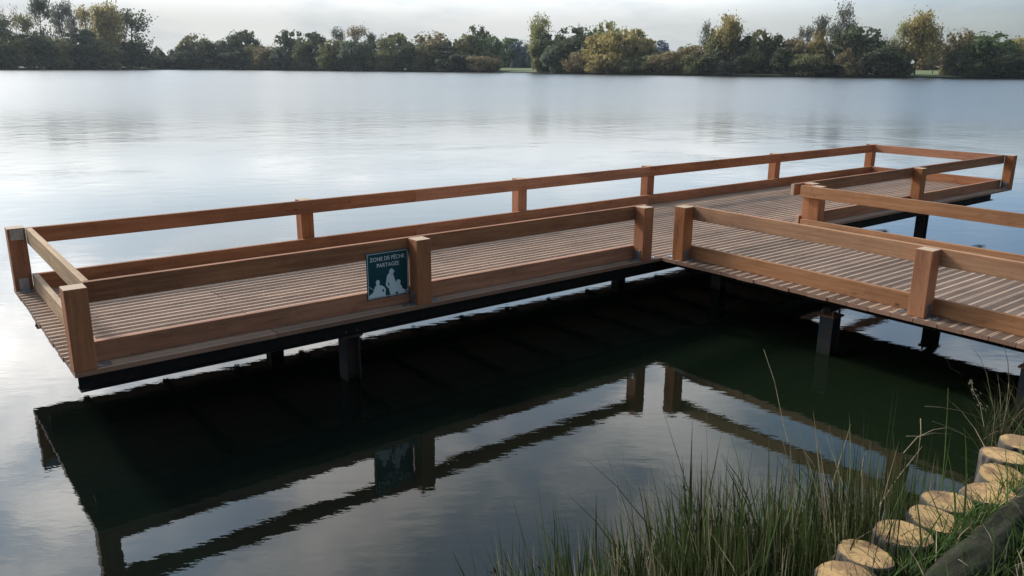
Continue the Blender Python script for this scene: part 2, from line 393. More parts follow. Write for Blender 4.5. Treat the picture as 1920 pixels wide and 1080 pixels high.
def bracket(post, px, py, side):
    """galvanised angle bracket at the foot of a post; side = which face of the post it is fixed to"""
    dx, dy = {'+x': (1, 0), '-x': (-1, 0), '+y': (0, 1), '-y': (0, -1)}[side]
    bm = bmesh.new(); t_ = .003; hgt, foot, wd = .085, .075, .062
    cx_, cy_ = px+A/2+dx*(A/2+t_/2+.001), py+A/2+dy*(A/2+t_/2+.001)
    if dx: addbox(bm, (cx_, cy_, .003+hgt/2), (t_, wd, hgt), .0008); addbox(bm, (cx_+dx*(foot/2+t_/2), cy_, .0035), (foot, wd, t_), .0008)
    else: addbox(bm, (cx_, cy_, .003+hgt/2), (wd, t_, hgt), .0008); addbox(bm, (cx_, cy_+dy*(foot/2+t_/2), .0035), (wd, foot, t_), .0008)
    # bolt heads
    for q in (-1, 1):
        a_ = q*.016
        if dx:
            addbox(bm, (cx_+dx*.003, cy_+a_, .06+q*.008), (.005, .009, .009), .001); addbox(bm, (cx_+dx*.05, cy_+a_, .008), (.009, .009, .005), .001)
        else:
            addbox(bm, (cx_+a_, cy_+dy*.003, .06+q*.008), (.009, .005, .009), .001); addbox(bm, (cx_+a_, cy_+dy*.05, .008), (.009, .009, .005), .001)
    me = bpy.data.meshes.new('bracket'); 
    bmesh.ops.transform(bm, matrix=post.matrix_local.inverted() if False else (Matrix.Translation(post.location) @ Matrix.Rotation(R_(-90), 4, 'Y')).inverted(), verts=bm.verts)
    bm.to_mesh(me); bm.free(); me.materials.append(M['galv'])
    o = bpy.data.objects.new('bracket', me); col.objects.link(o); o.parent = post
    return o
def post(px, py, sides=(), top=H):
    p_ = member('post', px, px+A, py, py+A, .0005, top, M['post'], pier, .004, 'z')
    for s in sides: bracket(p_, px, py, s)
    return p_
yb = W-A
post(0, 0, ('+x',)); post(2.1055, 0, ('-x', '+x')); post(4.3023, 0, ('-x', '+x'))
p0 = post(0, yb, ('-y',))
# corner plate at the head of the back left post
bm = bmesh.new(); addbox(bm, (A/2, yb-.0025, H-.045), (.085, .003, .075), .0008)
for q in (-1, 1): addbox(bm, (A/2+q*.006+.005, yb-.005, H-.045-q*.018), (.009, .005, .009), .001)
bmesh.ops.transform(bm, matrix=(Matrix.Translation(p0.location) @ Matrix.Rotation(R_(-90), 4, 'Y')).inverted(), verts=bm.verts)
frombm('corner_plate', bm, M['galv'], p0)
for px in (2.175, 4.566, 6.513, 9.046): post(px, yb)
post(L-A, yb)
post(6.765, 0, ('-x',)); post(9.016, 0, ('-x', '+x')); post(L-A, 0, ('-x',))
WX, WY = 4.589, -.1868
post(WX, WY, ('+y', '-y')); post(WX, -2.1122-A, ('+y', '-y')); post(WX, -4.05-A, ('+y',))
RX, RY = 6.6209, -.1653
post(RX, RY, ('-y',)); post(RX, -2.15-A, ('+y', '-y')); post(RX, -4.05-A, ('+y',))
ZR0, ZR1, ZK = H-.1125, H+.0015, .117
def railpair(x0, x1, y0, y1, m_='rail', kick=None):
    member('top_rail', x0, x1, y0, y1, ZR0, ZR1, M[m_], pier)
    k0 = kick or (x0, x1, y0, y1)
    member('kick_board', k0[0], k0[1], k0[2], k0[3], .001, ZK, M[m_], pier)
e = .0005
railpair(A+e, 3.30, yb-TH, yb-e); railpair(3.302, 6.5, yb-TH, yb-e); railpair(6.502, 9.1, yb-TH, yb-e); railpair(9.102, L-A-e, yb-TH, yb-e)
railpair(A+e, 4.46, A+e, A+TH, kick=(A+e, 4.425, A+e, A+TH))
railpair(A+e+.0005, A+TH, A+TH+e, yb-TH-e, 'rail3')
railpair(L-A-TH, L-A-e-.0005, A+TH+e, yb-TH-e)
railpair(6.60, L-A-e, A+e, A+TH, kick=(6.735, L-A-e, A+e, A+TH))
railpair(WX+A+e, WX+A+TH, -4.2, -.032, 'rail2', kick=(WX+A+e, WX+A+TH, -4.2, -.055))
railpair(RX-TH, RX-e, -4.2, .03, 'rail2', kick=(RX-TH, RX-e, -4.2, .0))
def rscrew(x_, y_, z_, face):
    bm = bmesh.new(); bmesh.ops.create_cone(bm, segments=8, radius1=.0055, radius2=.004, depth=.003, cap_ends=True)
    o = frombm('screw_head', bm, M['screw'], pier); o.location = (x_, y_, z_)
    o.rotation_euler = (R_(90), 0, 0) if face == '-y' else (0, R_(-90), 0)
for px in (2.175, 4.566, 6.513, 9.046):
    for dz in (.03, .08): rscrew(px+A*.5+(dz-.055)*.6, yb-TH-.001, ZR0+dz, '-y'); rscrew(px+A*.5-(dz-.055)*.6, yb-TH-.001, dz, '-y')
for py in (RY, -2.15-A):
    for dz in (.03, .08): rscrew(RX-TH-.001, py+A*.5+(dz-.055)*.6, ZR0+dz, '-x'); rscrew(RX-TH-.001, py+A*.5, dz, '-x')
# steel substructure
def ibeam(name, x0, x1, y0, y1, z0, z1, along):
    bm = bmesh.new(); f_ = .008; wd = .09
    if along == 'x':
        yc = (y0+y1)/2; xc = (x0+x1)/2; l_ = x1-x0
        addbox(bm, (xc, yc, z0+f_/2), (l_, wd, f_)); addbox(bm, (xc, yc, z1-f_/2), (l_, wd, f_)); addbox(bm, (xc, yc, (z0+z1)/2), (l_, .007, z1-z0-2*f_))
    else:
        xc = (x0+x1)/2; yc = (y0+y1)/2; l_ = y1-y0
        addbox(bm, (xc, yc, z0+f_/2), (wd, l_, f_)); addbox(bm, (xc, yc, z1-f_/2), (wd, l_, f_)); addbox(bm, (xc, yc, (z0+z1)/2), (.007, l_, z1-z0-2*f_))
    return frombm(name, bm, M['beam'], pier)
ZB1, ZB0 = -.0305, -.157
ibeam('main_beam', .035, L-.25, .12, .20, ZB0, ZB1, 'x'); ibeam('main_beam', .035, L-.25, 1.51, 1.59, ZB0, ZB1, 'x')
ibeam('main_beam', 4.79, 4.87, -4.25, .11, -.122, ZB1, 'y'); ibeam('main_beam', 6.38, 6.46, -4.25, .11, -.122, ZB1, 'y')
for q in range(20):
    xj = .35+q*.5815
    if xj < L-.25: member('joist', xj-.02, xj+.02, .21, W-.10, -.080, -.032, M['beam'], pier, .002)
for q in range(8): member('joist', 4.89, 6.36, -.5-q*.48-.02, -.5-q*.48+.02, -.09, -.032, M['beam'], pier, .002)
def pile(x_, y_, ztop, sub='pile'):
    bm = bmesh.new(); w_ = .108; f_ = .010
    zc, hh = (ztop-2.2)/2, ztop+2.2
    addbox(bm, (x_-w_/2+f_/2, y_, zc), (f_, w_, hh)); addbox(bm, (x_+w_/2-f_/2, y_, zc), (f_, w_, hh)); addbox(bm, (x_, y_, zc), (w_-2*f_, .009, hh))
    o = frombm('pile', bm, M['pile'], pier)
    bm = bmesh.new(); addbox(bm, (x_, y_, ztop+.007), (w_+.03, w_+.03, .013), .001)
    for sx in (-1, 1): 
        for sy in (-1, 1): addbox(bm, (x_+sx*.042, y_+sy*.042, ztop+.03), (.012, .012, .034))
    frombm('cap_plate', bm, M['rust'], o)
    return o
def crossbeam(x_, y0, y1): member('cross_beam', x_-.05, x_+.05, y0, y1, -.245, -.1665, M['beam'], pier, .003)
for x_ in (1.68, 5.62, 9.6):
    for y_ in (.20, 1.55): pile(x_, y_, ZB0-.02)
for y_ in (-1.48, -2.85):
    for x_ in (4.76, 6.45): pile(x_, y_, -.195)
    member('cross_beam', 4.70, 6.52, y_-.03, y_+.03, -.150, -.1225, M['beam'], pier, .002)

# ------------------------------------------------------------ the sign
sx0, sx1, sz0, sz1 = 1.782, 2.102, .066, .3825
sy = A-.004
sign = empty('sign', (sx0, sy, sz0)); SW, SH = sx1-sx0, sz1-sz0
tag(sign, 'square dark teal sign reading ZONE DE PÊCHE PARTAGÉE fixed to the front rails', 'sign')
bm = bmesh.new(); addbox(bm, (SW/2, 0, SH/2), (SW, .003, SH), .0008); frombm('panel', bm, M['sign'], sign)
def flatpoly(name, polys, holes=(), depth=.0006):
    cu = bpy.data.curves.new(name, 'CURVE'); cu.dimensions = '2D'; cu.fill_mode = 'BOTH'; cu.extrude = depth/2
    for pts in list(polys)+list(holes):
        s_p = cu.splines.new('POLY'); s_p.points.add(len(pts)-1); s_p.use_cyclic_u = True
        for q, (u_, v_) in enumerate(pts): s_p.points[q].co = (u_*SW, v_*SH, 0, 1)
    return curve2mesh(name, cu)
def curve2mesh(name, cu):
    tmp = bpy.data.objects.new(name, cu); col.objects.link(tmp)
    dg = bpy.context.evaluated_depsgraph_get(); dg.update()
    me = bpy.data.meshes.new_from_object(tmp.evaluated_get(dg)); bpy.data.objects.remove(tmp)
    me.materials.clear(); me.materials.append(M['signw'])
    o = bpy.data.objects.new(name, me); col.objects.link(o); o.parent = sign
    o.rotation_euler = (R_(90), 0, 0); o.location = (0, -.0021, 0)
    return o
kneel = [(0.014, 0.012), (0.017, 0.067), (0.049, 0.1), (0.091, 0.121), (0.13, 0.145), (0.161, 0.201), (0.177, 0.259), (0.194, 0.283), (0.222, 0.295), (0.206, 0.341), (0.211, 0.384), (0.234, 0.406), (0.268, 0.405), (0.293, 0.38), (0.296, 0.345), (0.283, 0.307), (0.291, 0.291), (0.343, 0.276), (0.389, 0.243), (0.425, 0.207), (0.436, 0.173), (0.422, 0.087), (0.443, 0.014), (0.196, 0.014), (0.191, 0.052), (0.17, 0.014), (0.107, 0.012), (0.105, 0.049), (0.084, 0.012)]
kneelhole = [(0.35, 0.187), (0.399, 0.19), (0.392, 0.131), (0.362, 0.129)]
rodl = [(0.03, 0.30), (0.03, 0.288), (0.160, 0.190), (0.163, 0.203)]
stand = [(0.579, 0.612), (0.546, 0.597), (0.529, 0.562), (0.522, 0.511), (0.497, 0.497), (0.473, 0.466), (0.46, 0.398), (0.44, 0.313), (0.441, 0.261), (0.473, 0.22), (0.509, 0.179), (0.525, 0.106), (0.543, 0.014), (0.655, 0.014), (0.666, 0.073), (0.702, 0.091), (0.732, 0.057), (0.733, 0.014), (0.831, 0.014), (0.868, 0.035), (0.877, 0.062), (0.933, 0.064), (0.891, 0.099), (0.837, 0.135), (0.811, 0.202), (0.775, 0.247), (0.792, 0.276), (0.79, 0.315), (0.764, 0.344), (0.72, 0.348), (0.694, 0.327), (0.688, 0.289), (0.67, 0.322), (0.653, 0.368), (0.637, 0.441), (0.61, 0.48), (0.633, 0.503), (0.63, 0.53), (0.642, 0.535), (0.665, 0.542), (0.639, 0.563), (0.616, 0.598)]
standhole = [(0.482, 0.316), (0.505, 0.321), (0.519, 0.287), (0.519, 0.231), (0.497, 0.243)]
rodr = [(0.852, 0.022), (0.863, 0.014), (0.968, 0.104), (0.965, 0.118)]
flatpoly('figure', [kneel], [kneelhole]); flatpoly('figure', [stand], [standhole]); flatpoly('fishing_rod', [rodl]); flatpoly('fishing_rod', [rodr])
b0, b1 = .022, .034
flatpoly('border', [[(b0, b0), (1-b0, b0), (1-b0, 1-b0), (b0, 1-b0)]], [[(b1, b1), (1-b1, b1), (1-b1, 1-b1), (b1, 1-b1)]])
for txt, u0, u1, v0, vcap in (('ZONE DE PÊCHE', .082, .90, .812, .088), ('PARTAGÉE', .242, .77, .672, .088)):
    fc = bpy.data.curves.new('lettering', 'FONT'); fc.body = txt; fc.size = 1.0; fc.offset = .006; fc.extrude = .0
    o = curve2mesh('lettering', fc); o.data.materials[0] = M['letter']; co = [v.co for v in o.data.vertices]
    xa, xb = min(c.x for c in co), max(c.x for c in co); cap = .73
    for v in o.data.vertices:
        v.co.x = (u0+(v.co.x-xa)/(xb-xa)*(u1-u0))*SW; v.co.y = v0*SH+v.co.y/cap*vcap*SH; v.co.z = .0004
for u_, v_ in ((.03, .97), (.97, .97), (.03, .03), (.97, .03)):
    bm = bmesh.new(); bmesh.ops.create_cone(bm, segments=10, radius1=.005, radius2=.003, depth=.003, cap_ends=True)
    o = frombm('screw', bm, M['bolt'], sign); o.rotation_euler = (R_(90), 0, 0); o.location = (u_*SW, -.003, v_*SH)

# ------------------------------------------------------------ palisade logs
def logmat():
    m, t, p = mat('log_bark_and_cut'); tc = t.add('ShaderNodeTexCoord'); P = tc.outputs['Object']; nz = t.sep(tc.outputs['Normal'])[2]
    oi = t.add('ShaderNodeObjectInfo'); rnd = oi.outputs['Random']
    q = t.sep(P); wob = t.noise(t.vmath('ADD', P, t.vmath('MULTIPLY', oi.outputs['Location'], (9, 7, 0))), 9, 3, .6)
    rr = t.vmath('LENGTH', t.comb(t.math('ADD', q[0], .008), q[1], 0.0))
    ring = t.math('SINE', t.math('MULTIPLY', t.math('ADD', rr, t.math('MULTIPLY', wob, .02)), 850))
    cut = t.mix(t.math('MULTIPLY', t.mapr(ring, -.5, 1), .20), (.60, .37, .15), (.44, .25, .095))
    cut = t.mix(t.math('MULTIPLY', t.mapr(wob, .46, .60), .85), cut, (.27, .15, .07))
    cut = t.mix(t.mapr(rr, .080, .098), cut, (.24, .14, .08))
    an = t.math('ARCTAN2', q[1], q[0])
    crack = t.noise(t.comb(t.math('MULTIPLY', an, 2.4), t.math('MULTIPLY', rr, 4), t.math('MULTIPLY', rnd, 30)), 2.6, 1, .4)
    cr = t.math('MULTIPLY', t.mapr(t.math('ABSOLUTE', t.math('SUBTRACT', crack, .5)), 0, .022, 1, 0), t.mapr(rr, .02, .06))
    cut = t.mix(t.math('MULTIPLY', cr, .8), cut, (.10, .06, .035))
    bk = t.noise(t.vmath('MULTIPLY', P, (10, 10, 4)), 3, 5, .65)
    bark = t.mix(t.mapr(bk, .42, .62), (.035, .027, .020), (.125, .105, .085))
    c = t.mix(t.mapr(nz, .6, .8), bark, cut)
    t.l.new(c, p.inputs['Base Color']); p.inputs['Roughness'].default_value = .75
    bump(t, t.math('ADD', t.math('MULTIPLY', bk, .6), t.math('MULTIPLY', cr, -1.5)), .6, .004, p); return m
M['log'] = logmat()
LOGS = [
 (3.00, -3.405, .045, .080, 'pale log top half cut off by the right edge'),
 (2.803, -3.423, .05, .091, 'upright log with a black hole in its bark, beside the one cut by the edge'),
 (2.640, -3.480, .035, .089, 'upright log with a long crack across its tan top, third from the right edge'),
 (2.442, -3.510, .04, .093, 'upright log with wide oval top beside the far end of the dark lying log'),
 (2.262, -3.446, .04, .090, 'upright log with a notched and stained top, left of the wide oval one'),
 (2.100, -3.475, .04, .090, 'upright log with a tall green blade before its stained top'),
 (1.917, -3.450, .04, .093, 'upright log with thin crossing cracks, third from the bottom edge'),
 (1.700, -3.436, .04, .090, 'upright log with grass blades over its tan top, second from the bottom edge'),
 (1.530, -3.462, .04, .088, 'nearest upright log, its top cut by the bottom edge of the picture'),
]
rng = random.Random(7)
for (lx, ly, lz, lr, lab) in LOGS:
    bm = bmesh.new(); nseg = 64; ph = [rng.uniform(0, 6.28) for _ in range(4)]
    tilt = (rng.uniform(-.10, .10), rng.uniform(-.10, .10))
    nk = rng.uniform(0, 6.28)
    def rad(a_): return lr*(1+.05*math.sin(2*a_+ph[0])+.03*math.sin(3*a_+ph[1])+.015*math.sin(7*a_+ph[2])+.012*math.sin(13*a_+ph[3])-.09*math.exp(-((math.remainder(a_-nk, 6.2832))/.09)**2))
    rings = [(-1.0, 1.0), (-.5, 1.0), (-.12, 1.0), (-.006, 1.0), (0, .955)]
    vs = [[bm.verts.new((rad(2*math.pi*q/nseg)*s*math.cos(2*math.pi*q/nseg), rad(2*math.pi*q/nseg)*s*math.sin(2*math.pi*q/nseg), z_+(tilt[0]*math.cos(2*math.pi*q/nseg)+tilt[1]*math.sin(2*math.pi*q/nseg))*lr*(z_ > -.2))) for q in range(nseg)] for z_, s in rings]
    for a_, b_ in zip(vs[:-1], vs[1:]):
        for q in range(nseg): bm.faces.new((a_[q], a_[(q+1) % nseg], b_[(q+1) % nseg], b_[q]))
    cvert = bm.verts.new((0, 0, 0))
    for q in range(nseg): bm.faces.new((vs[-1][q], vs[-1][(q+1) % nseg], cvert))
    o = frombm('palisade_log', bm, M['log']); o.location = (lx, ly, lz); o.rotation_euler = (0, 0, rng.uniform(0, 6))
    tag(o, lab, 'log', 'upright logs edging the bank')
# thick horizontal log behind them
def barkmat():
    m, t, p = mat('mossy_bark'); P = t.add('ShaderNodeTexCoord').outputs['Object']
    n_ = t.noise(t.vmath('MULTIPLY', P, (2, 9, 9)), 2.2, 5, .65); n2_ = t.noise(P, 3.0, 4, .6)
    c = t.mix(t.mapr(n_, .35, .65), (.018, .018, .012), (.050, .047, .032)); c = t.mix(t.math('MULTIPLY', t.mapr(n2_, .45, .65), .6), c, (.025, .040, .014))
    t.l.new(c, p.inputs['Base Color']); p.inputs['Roughness'].default_value = 1; p.inputs['Specular IOR Level'].default_value = .1; bump(t, n_, .8, .01, p); return m
V, F = [], []
pts = [(-1.25+i*.1, .006*math.sin(i*1.3), .008*math.sin(i*.9+1)) for i in range(26)]
tube(V, F, pts, [.070+.005*math.sin(i*1.7) for i in range(26)], 20)
rng = random.Random(3)
for q in range(len(V)):
    ax = Vector((V[q].x, 0, 0)); dd = V[q]-ax; an = math.atan2(dd.z, dd.y)
    V[q] = ax+dd*(1+.06*math.sin(4*an+V[q].x*3)+.05*math.sin(7*an-V[q].x*9)+rng.uniform(-.05, .05))
F.append(tuple(range(19, -1, -1)))
o = mk('fallen_log', V, F, barkmat(), smooth=True); o.location = (2.35, -3.662, .035); o.rotation_euler = (0, R_(-1), R_(2))
tag(o, 'long dark mossy log lying on the bank behind the upright cut logs', 'log')

# ------------------------------------------------------------ reeds, grasses, weeds
def blades(specs, rng):
    """specs: (x, y, z, height, lean, azimuth, width, droop)"""
    V, F = [], []
    for (x_, y_, z_, h_, lean, az, wd, droop) in specs:
        dx, dy = math.cos(az), math.sin(az); fa = rng.uniform(0, math.pi); wx, wy = math.cos(fa)*wd/2, math.sin(fa)*wd/2
        b = len(V); N = 5
        for q in range(N+1):
            t_ = q/N; r = h_*(lean*t_+droop*t_**2.5); zz = h_*(t_-(.35*droop)*t_**3)*math.sqrt(max(.1, 1-lean*lean*.5))
            ww = (1-t_**2.2)+.04
            V.append((x_+dx*r-wx*ww, y_+dy*r-wy*ww, z_+zz)); V.append((x_+dx*r+wx*ww, y_+dy*r+wy*ww, z_+zz))
        for q in range(N): F.append((b+2*q, b+2*q+1, b+2*q+3, b+2*q+2))
    return V, F
M['reed'] = leafmat('reed_green', (.058, .076, .024), .28, .75); M['reedtan'] = leafmat('reed_straw', (.40, .32, .20), .2, .6)
M['grass'] = leafmat('grass_green', (.075, .125, .028), .35, .5); M['weed'] = leafmat('weed_brown', (.085, .070, .035), .2, .6)
M['seed'] = plain('rush_seed', (.06, .03, .018), .9)
rng = random.Random(21)
def lerp(a, b, t_): return a+(b-a)*t_

reeds, tan = [], []
clumps = [(rng.random(), rng.random()**.75, rng.uniform(.85, 1.2)) for _ in range(95)]
for _ in range(4200):
    c_t, c_s, c_h = rng.choice(clumps) if rng.random() < .6 else (rng.random(), rng.random(), 1.0)
    t_ = min(1, max(0, c_t+rng.gauss(0, .018))); s = min(1, max(0, c_s+rng.gauss(0, .05)))
    x0 = lerp(.82, 2.42, t_); y0 = lerp(-2.56, -3.06, t_)-s*lerp(.85, .36, t_)+rng.gauss(0, .05)+.07*math.sin(t_*17)
    h = rng.uniform(.34, .66)*lerp(.80, 1.0, min(1, t_*2.5))*(1.12 if s > .35 else .92)*lerp(1, .9, t_)*c_h
    if t_ > .80 and rng.random() < (t_-.80)*5*.9: continue
    if rng.random() < .12: h *= 1.2
    spec = (x0, y0, ZW-.05, h+.05, abs(rng.gauss(0, .17)), rng.choice((rng.uniform(0, 6.28), rng.uniform(1.6, 3.4))), rng.choice((rng.uniform(.004, .008), rng.uniform(.007, .013))), 0 if rng.random() < .8 else rng.uniform(.05, .4))
    (tan if rng.random() < .15 else reeds).append(spec)
for _ in range(26):      # broken, arching dry stems among the reeds
    t_ = rng.random(); tan.append((lerp(.95, 2.4, t_), lerp(-2.6, -3.1, t_)-rng.uniform(0, .3), ZW, rng.uniform(.4, .62), rng.uniform(.2, .5), rng.uniform(0, 6.28), .004, rng.uniform(.5, 1.0)))
V, F = blades(reeds, rng); V2, F2 = blades(tan, rng)
nb = len(V); V += V2; F += [tuple(i+nb for i in f_) for f_ in F2]; fm = [0]*(len(reeds)*5)+[1]*(len(tan)*5)
# rush seed heads
nb0 = len(F)
for _ in range(34):
    s_ = rng.choice(reeds); c = Vector((s_[0]+s_[3]*s_[4]*.8*math.cos(s_[5]), s_[1]+s_[3]*s_[4]*.8*math.sin(s_[5]), s_[2]+s_[3]*.8))
    for __ in range(7):
        d = Vector((rng.gauss(0, .004), rng.gauss(0, .004), rng.gauss(0, .006))); i = len(V); r = .004
        V += [c+d+Vector((-r, 0, 0)), c+d+Vector((0, r, r)), c+d+Vector((r, 0, 0)), c+d+Vector((0, -r, -r))]; F.append((i, i+1, i+2, i+3)); fm.append(2)
tag(mk('reeds', V, F, None, mats=[M['reed'], M['reedtan'], M['seed']], fm=fm), 'dense dark green rushes with straw-coloured stems growing in the shallows', 'reeds', kind='stuff')

gr, gt = [], []
def grass(n_, xa, xb, ya, yb_, ha, hb, wd=.005):
    for _ in range(n_):
        x0 = rng.uniform(xa, xb); y0 = rng.uniform(ya, yb_)
        if abs(y0+3.662) < .07 and 1.0 < x0 < 3.65: continue
        (gt if rng.random() < .10 else gr).append((x0, y0, bz(x0, y0)-.02, rng.uniform(ha, hb), abs(rng.gauss(0, .35)), rng.uniform(0, 6.28), rng.uniform(.6, 1.4)*wd, rng.uniform(0, .8)))
grass(1100, 1.35, 3.2, -3.60, -3.53, .07, .17); grass(260, 1.4, 3.0, -3.56, -3.50, .12, .26)
grass(2200, 1.2, 3.6, -4.5, -3.72, .08, .22); grass(500, 1.4, 3.4, -3.85, -3.73, .14, .28); grass(1300, 3.0, 6.2, -4.6, -3.35, .08, .26); grass(900, -2.5, 1.4, -4.6, -3.55, .05, .18)
for x0, y0 in ((2.33, -3.60), (2.36, -3.61), (2.02, -3.58), (1.98, -3.60), (2.05, -3.59), (2.6, -3.62), (2.9, -3.6), (1.75, -3.6)): gr.append((x0, y0, 0, rng.uniform(.3, .52), .1, rng.uniform(1, 3), .007, .1))
V, F = blades(gr, rng); V2, F2 = blades(gt, rng); nb = len(V); V += V2; F += [tuple(i+nb for i in f_) for f_ in F2]; fm = [0]*(len(gr)*5)+[1]*(len(gt)*5)
tag(mk('grass', V, F, None, mats=[M['grass'], M['reedtan']], fm=fm), 'bright green grass growing between the logs on the bank', 'grass', kind='stuff')

wd_, wt, wg = [], [], []
for _ in range(2100):
    x0 = rng.uniform(3.15, 5.5); y0 = ys(x0)-rng.uniform(-.06, .62)**1.0
    h = rng.uniform(.12, .42)*(1 if x0 > 3.7 else .55)
    if 4.5 < x0 and y0 > -3.3 and h > .34: h = .3
    (wd_ if rng.random() < .5 else wt if rng.random() < .16 else wg).append((x0, y0, max(bz(x0, y0), ZW)-.03, h, abs(rng.gauss(0, .28)), rng.uniform(0, 6.28), rng.uniform(.003, .006), rng.uniform(0, .7)))
V, F = blades(wd_, rng); fm = [0]*len(F)
for sp_, mi_ in ((wg, 1), (wt, 2)):
    V2, F2 = blades(sp_, rng); nb = len(V); V += V2; F += [tuple(i+nb for i in f_) for f_ in F2]; fm += [mi_]*len(F2)
tag(mk('weeds', V, F, None, mats=[M['weed'], M['reed'], M['reedtan']], fm=fm), 'brownish tangled weeds on the bank beside the pier pile', 'weeds', kind='stuff')

# dry stems standing alone
def stem(name, pts, r0, mt, lab, cat='stem', twigs=()):
    V, F = [], []; k_ = len(pts); tube(V, F, pts, [r0*(1-.75*i/(k_-1)) for i in range(k_)], 5)
    for tw in twigs: tube(V, F, tw, [r0*.5, r0*.4, r0*.15][:len(tw)], 4)
    o_ = mk(name, V, F, mt, smooth=True); tag(o_, lab, cat); return o_
stem('dry_stem', [(2.711, -2.498, -0.225), (2.748, -2.433, -0.144), (2.787, -2.338, 0.032), (2.811, -2.242, 0.172)], 0.0022, M['reedtan'], 'lone pale grass stem leaning left over the dark water, tallest in the reeds', 'stem')
stem('dry_stem', [(2.594, -2.658, -0.38), (2.57, -2.605, -0.282), (2.565, -2.542, -0.109), (2.564, -2.539, -0.104)], 0.0022, M['reedtan'], 'short pale stem leaning right in front of the lone tall one', 'stem')
stem('dry_stem', [(2.691, -2.99, -0.359), (2.809, -3.0, -0.246), (2.901, -3.008, -0.186), (2.992, -3.014, -0.127)], 0.003, M['reedtan'], 'straight straw stem slanting up to the right above the stained log tops', 'stem')
stem('dry_stem', [(3.107, -2.883, -0.249), (3.192, -2.9, -0.182), (3.28, -2.933, -0.154), (3.353, -2.964, -0.152), (3.422, -3.003, -0.186), (3.494, -3.051, -0.235)], 0.0022, M['reedtan'], 'arched straw stem bowing over the water left of the weeds', 'stem')
stem('dry_stem', [(3.178, -2.853, -0.19), (3.248, -2.888, -0.197), (3.32, -2.919, -0.188), (3.409, -2.971, -0.2)], 0.0022, M['reedtan'], 'nearly flat pale stem crossing the arched one', 'stem')
stem('dry_stem', [(3.2, -2.899, -0.084), (3.175, -2.921, -0.141), (3.133, -2.942, -0.234), (3.097, -2.954, -0.284)], 0.003, M['reedtan'], 'upright pinkish stem crossing the flat pale one', 'stem')
stem('dry_stem', [(3.42, -2.816, -0.106), (3.52, -2.856, -0.124), (3.627, -2.907, -0.153), (3.743, -2.971, -0.204)], 0.0022, M['reedtan'], 'thin drooping stem, upper one above the arched stem', 'stem')
stem('dry_stem', [(3.341, -2.897, -0.138), (3.448, -2.965, -0.187), (3.54, -3.025, -0.25)], 0.0018, M['reedtan'], 'straight thin stem slanting down to the right through the arched one', 'stem')
stem('dry_stem', [(2.654, -2.913, -0.22), (2.677, -2.903, -0.138), (2.694, -2.904, -0.105)], 0.0022, M['reedtan'], 'short bent pale stem right of the reed mass', 'stem')
stem('dry_stem', [(2.866, -2.805, -0.188), (3.035, -2.878, -0.207), (3.204, -2.955, -0.236)], 0.0018, M['weed'], 'long level brown stem lying low over the water', 'stem')
stem('grass_blade', [(2.742, -3.243, -0.403), (2.817, -3.204, -0.265), (2.899, -3.155, -0.077), (2.979, -3.103, 0.109), (3.031, -3.072, 0.176)], 0.0042, M['grass'], 'tall upright green blade rising from the stained log to the dark water', 'grass blade')
stem('twig', [(4.114, -2.886, -0.257), (4.166, -2.806, -0.101), (4.202, -2.747, -0.036), (4.226, -2.682, 0.013)], 0.003, M['weed'], 'bare dark twig curving up before the sky-blue water under the deck', 'twig')
stem('twig', [(3.995, -2.733, -0.084), (3.957, -2.693, -0.055), (3.946, -2.662, 0.008)], 0.002, M['weed'], 'small hooked twig low over the reflection of the pier', 'twig')
stem('twig', [(4.092, -2.966, -0.16), (4.112, -2.923, 0.011), (4.11, -2.897, 0.082), (4.108, -2.88, 0.124)], 0.0025, M['weed'], 'slim upright twig in front of the nearest pile', 'twig')
stem('flower_stem', [(3.799, -2.971, -0.268), (3.818, -2.929, -0.165), (3.819, -2.886, -0.103), (3.833, -2.855, -0.045)], 0.002, M['reedtan'], 'stem carrying small pale dried flowers by the pile', 'dried flower')
FL = [(3.831, -2.857, -0.056), (3.835, -2.872, -0.09), (3.846, -2.895, -0.128), (3.854, -2.914, -0.167), (3.867, -2.935, -0.2)]
V, F = [], []
for c in FL:
    for __ in range(5):
        dd = Vector((rng.gauss(0, .008), rng.gauss(0, .008), rng.gauss(0, .008))); i = len(V); r = .006
        V += [Vector(c)+dd+Vector((-r, 0, 0)), Vector(c)+dd+Vector((0, r, r)), Vector(c)+dd+Vector((r, 0, -r*.3)), Vector(c)+dd+Vector((0, -r, -r))]; F.append((i, i+1, i+2, i+3))
fl = [o_ for o_ in col.objects if o_.name.startswith('flower_stem')][0]
tag(mk('dried_flowers', V, F, M['reedtan'], fl), kind='stuff')



# ------------------------------------------------------------ trees on the far shore
def leaves(V, F, c, s, rs, flat=0.0, hang=False):
    """one leaf-clump card, folded along its middle"""
    a = Vector((rs.gauss(0, 1), rs.gauss(0, 1), rs.gauss(0, 1)*(1-flat)+.001)).normalized()
    b_ = a.orthogonal().normalized(); b_.rotate(Matrix.Rotation(rs.uniform(0, 6.28), 3, a)); c2 = a.cross(b_)
    if hang: c2 = Vector((rs.gauss(0, .12), rs.gauss(0, .12), -1)).normalized(); b_ = c2.orthogonal().normalized(); b_.rotate(Matrix.Rotation(rs.uniform(0, 6.28), 3, c2))
    sx_, sy_ = s*rs.uniform(.6, 1.2), s*rs.uniform(.5, 1.1)*(2.0 if hang else 1)
    i = len(V)
    V.extend([c-b_*sx_-c2*sy_*.6, c+b_*sx_*.7-c2*sy_, c+b_*sx_+c2*sy_*.5+a*s*.3, c-b_*sx_*.5+c2*sy_])
    F.append((i, i+1, i+2, i+3))
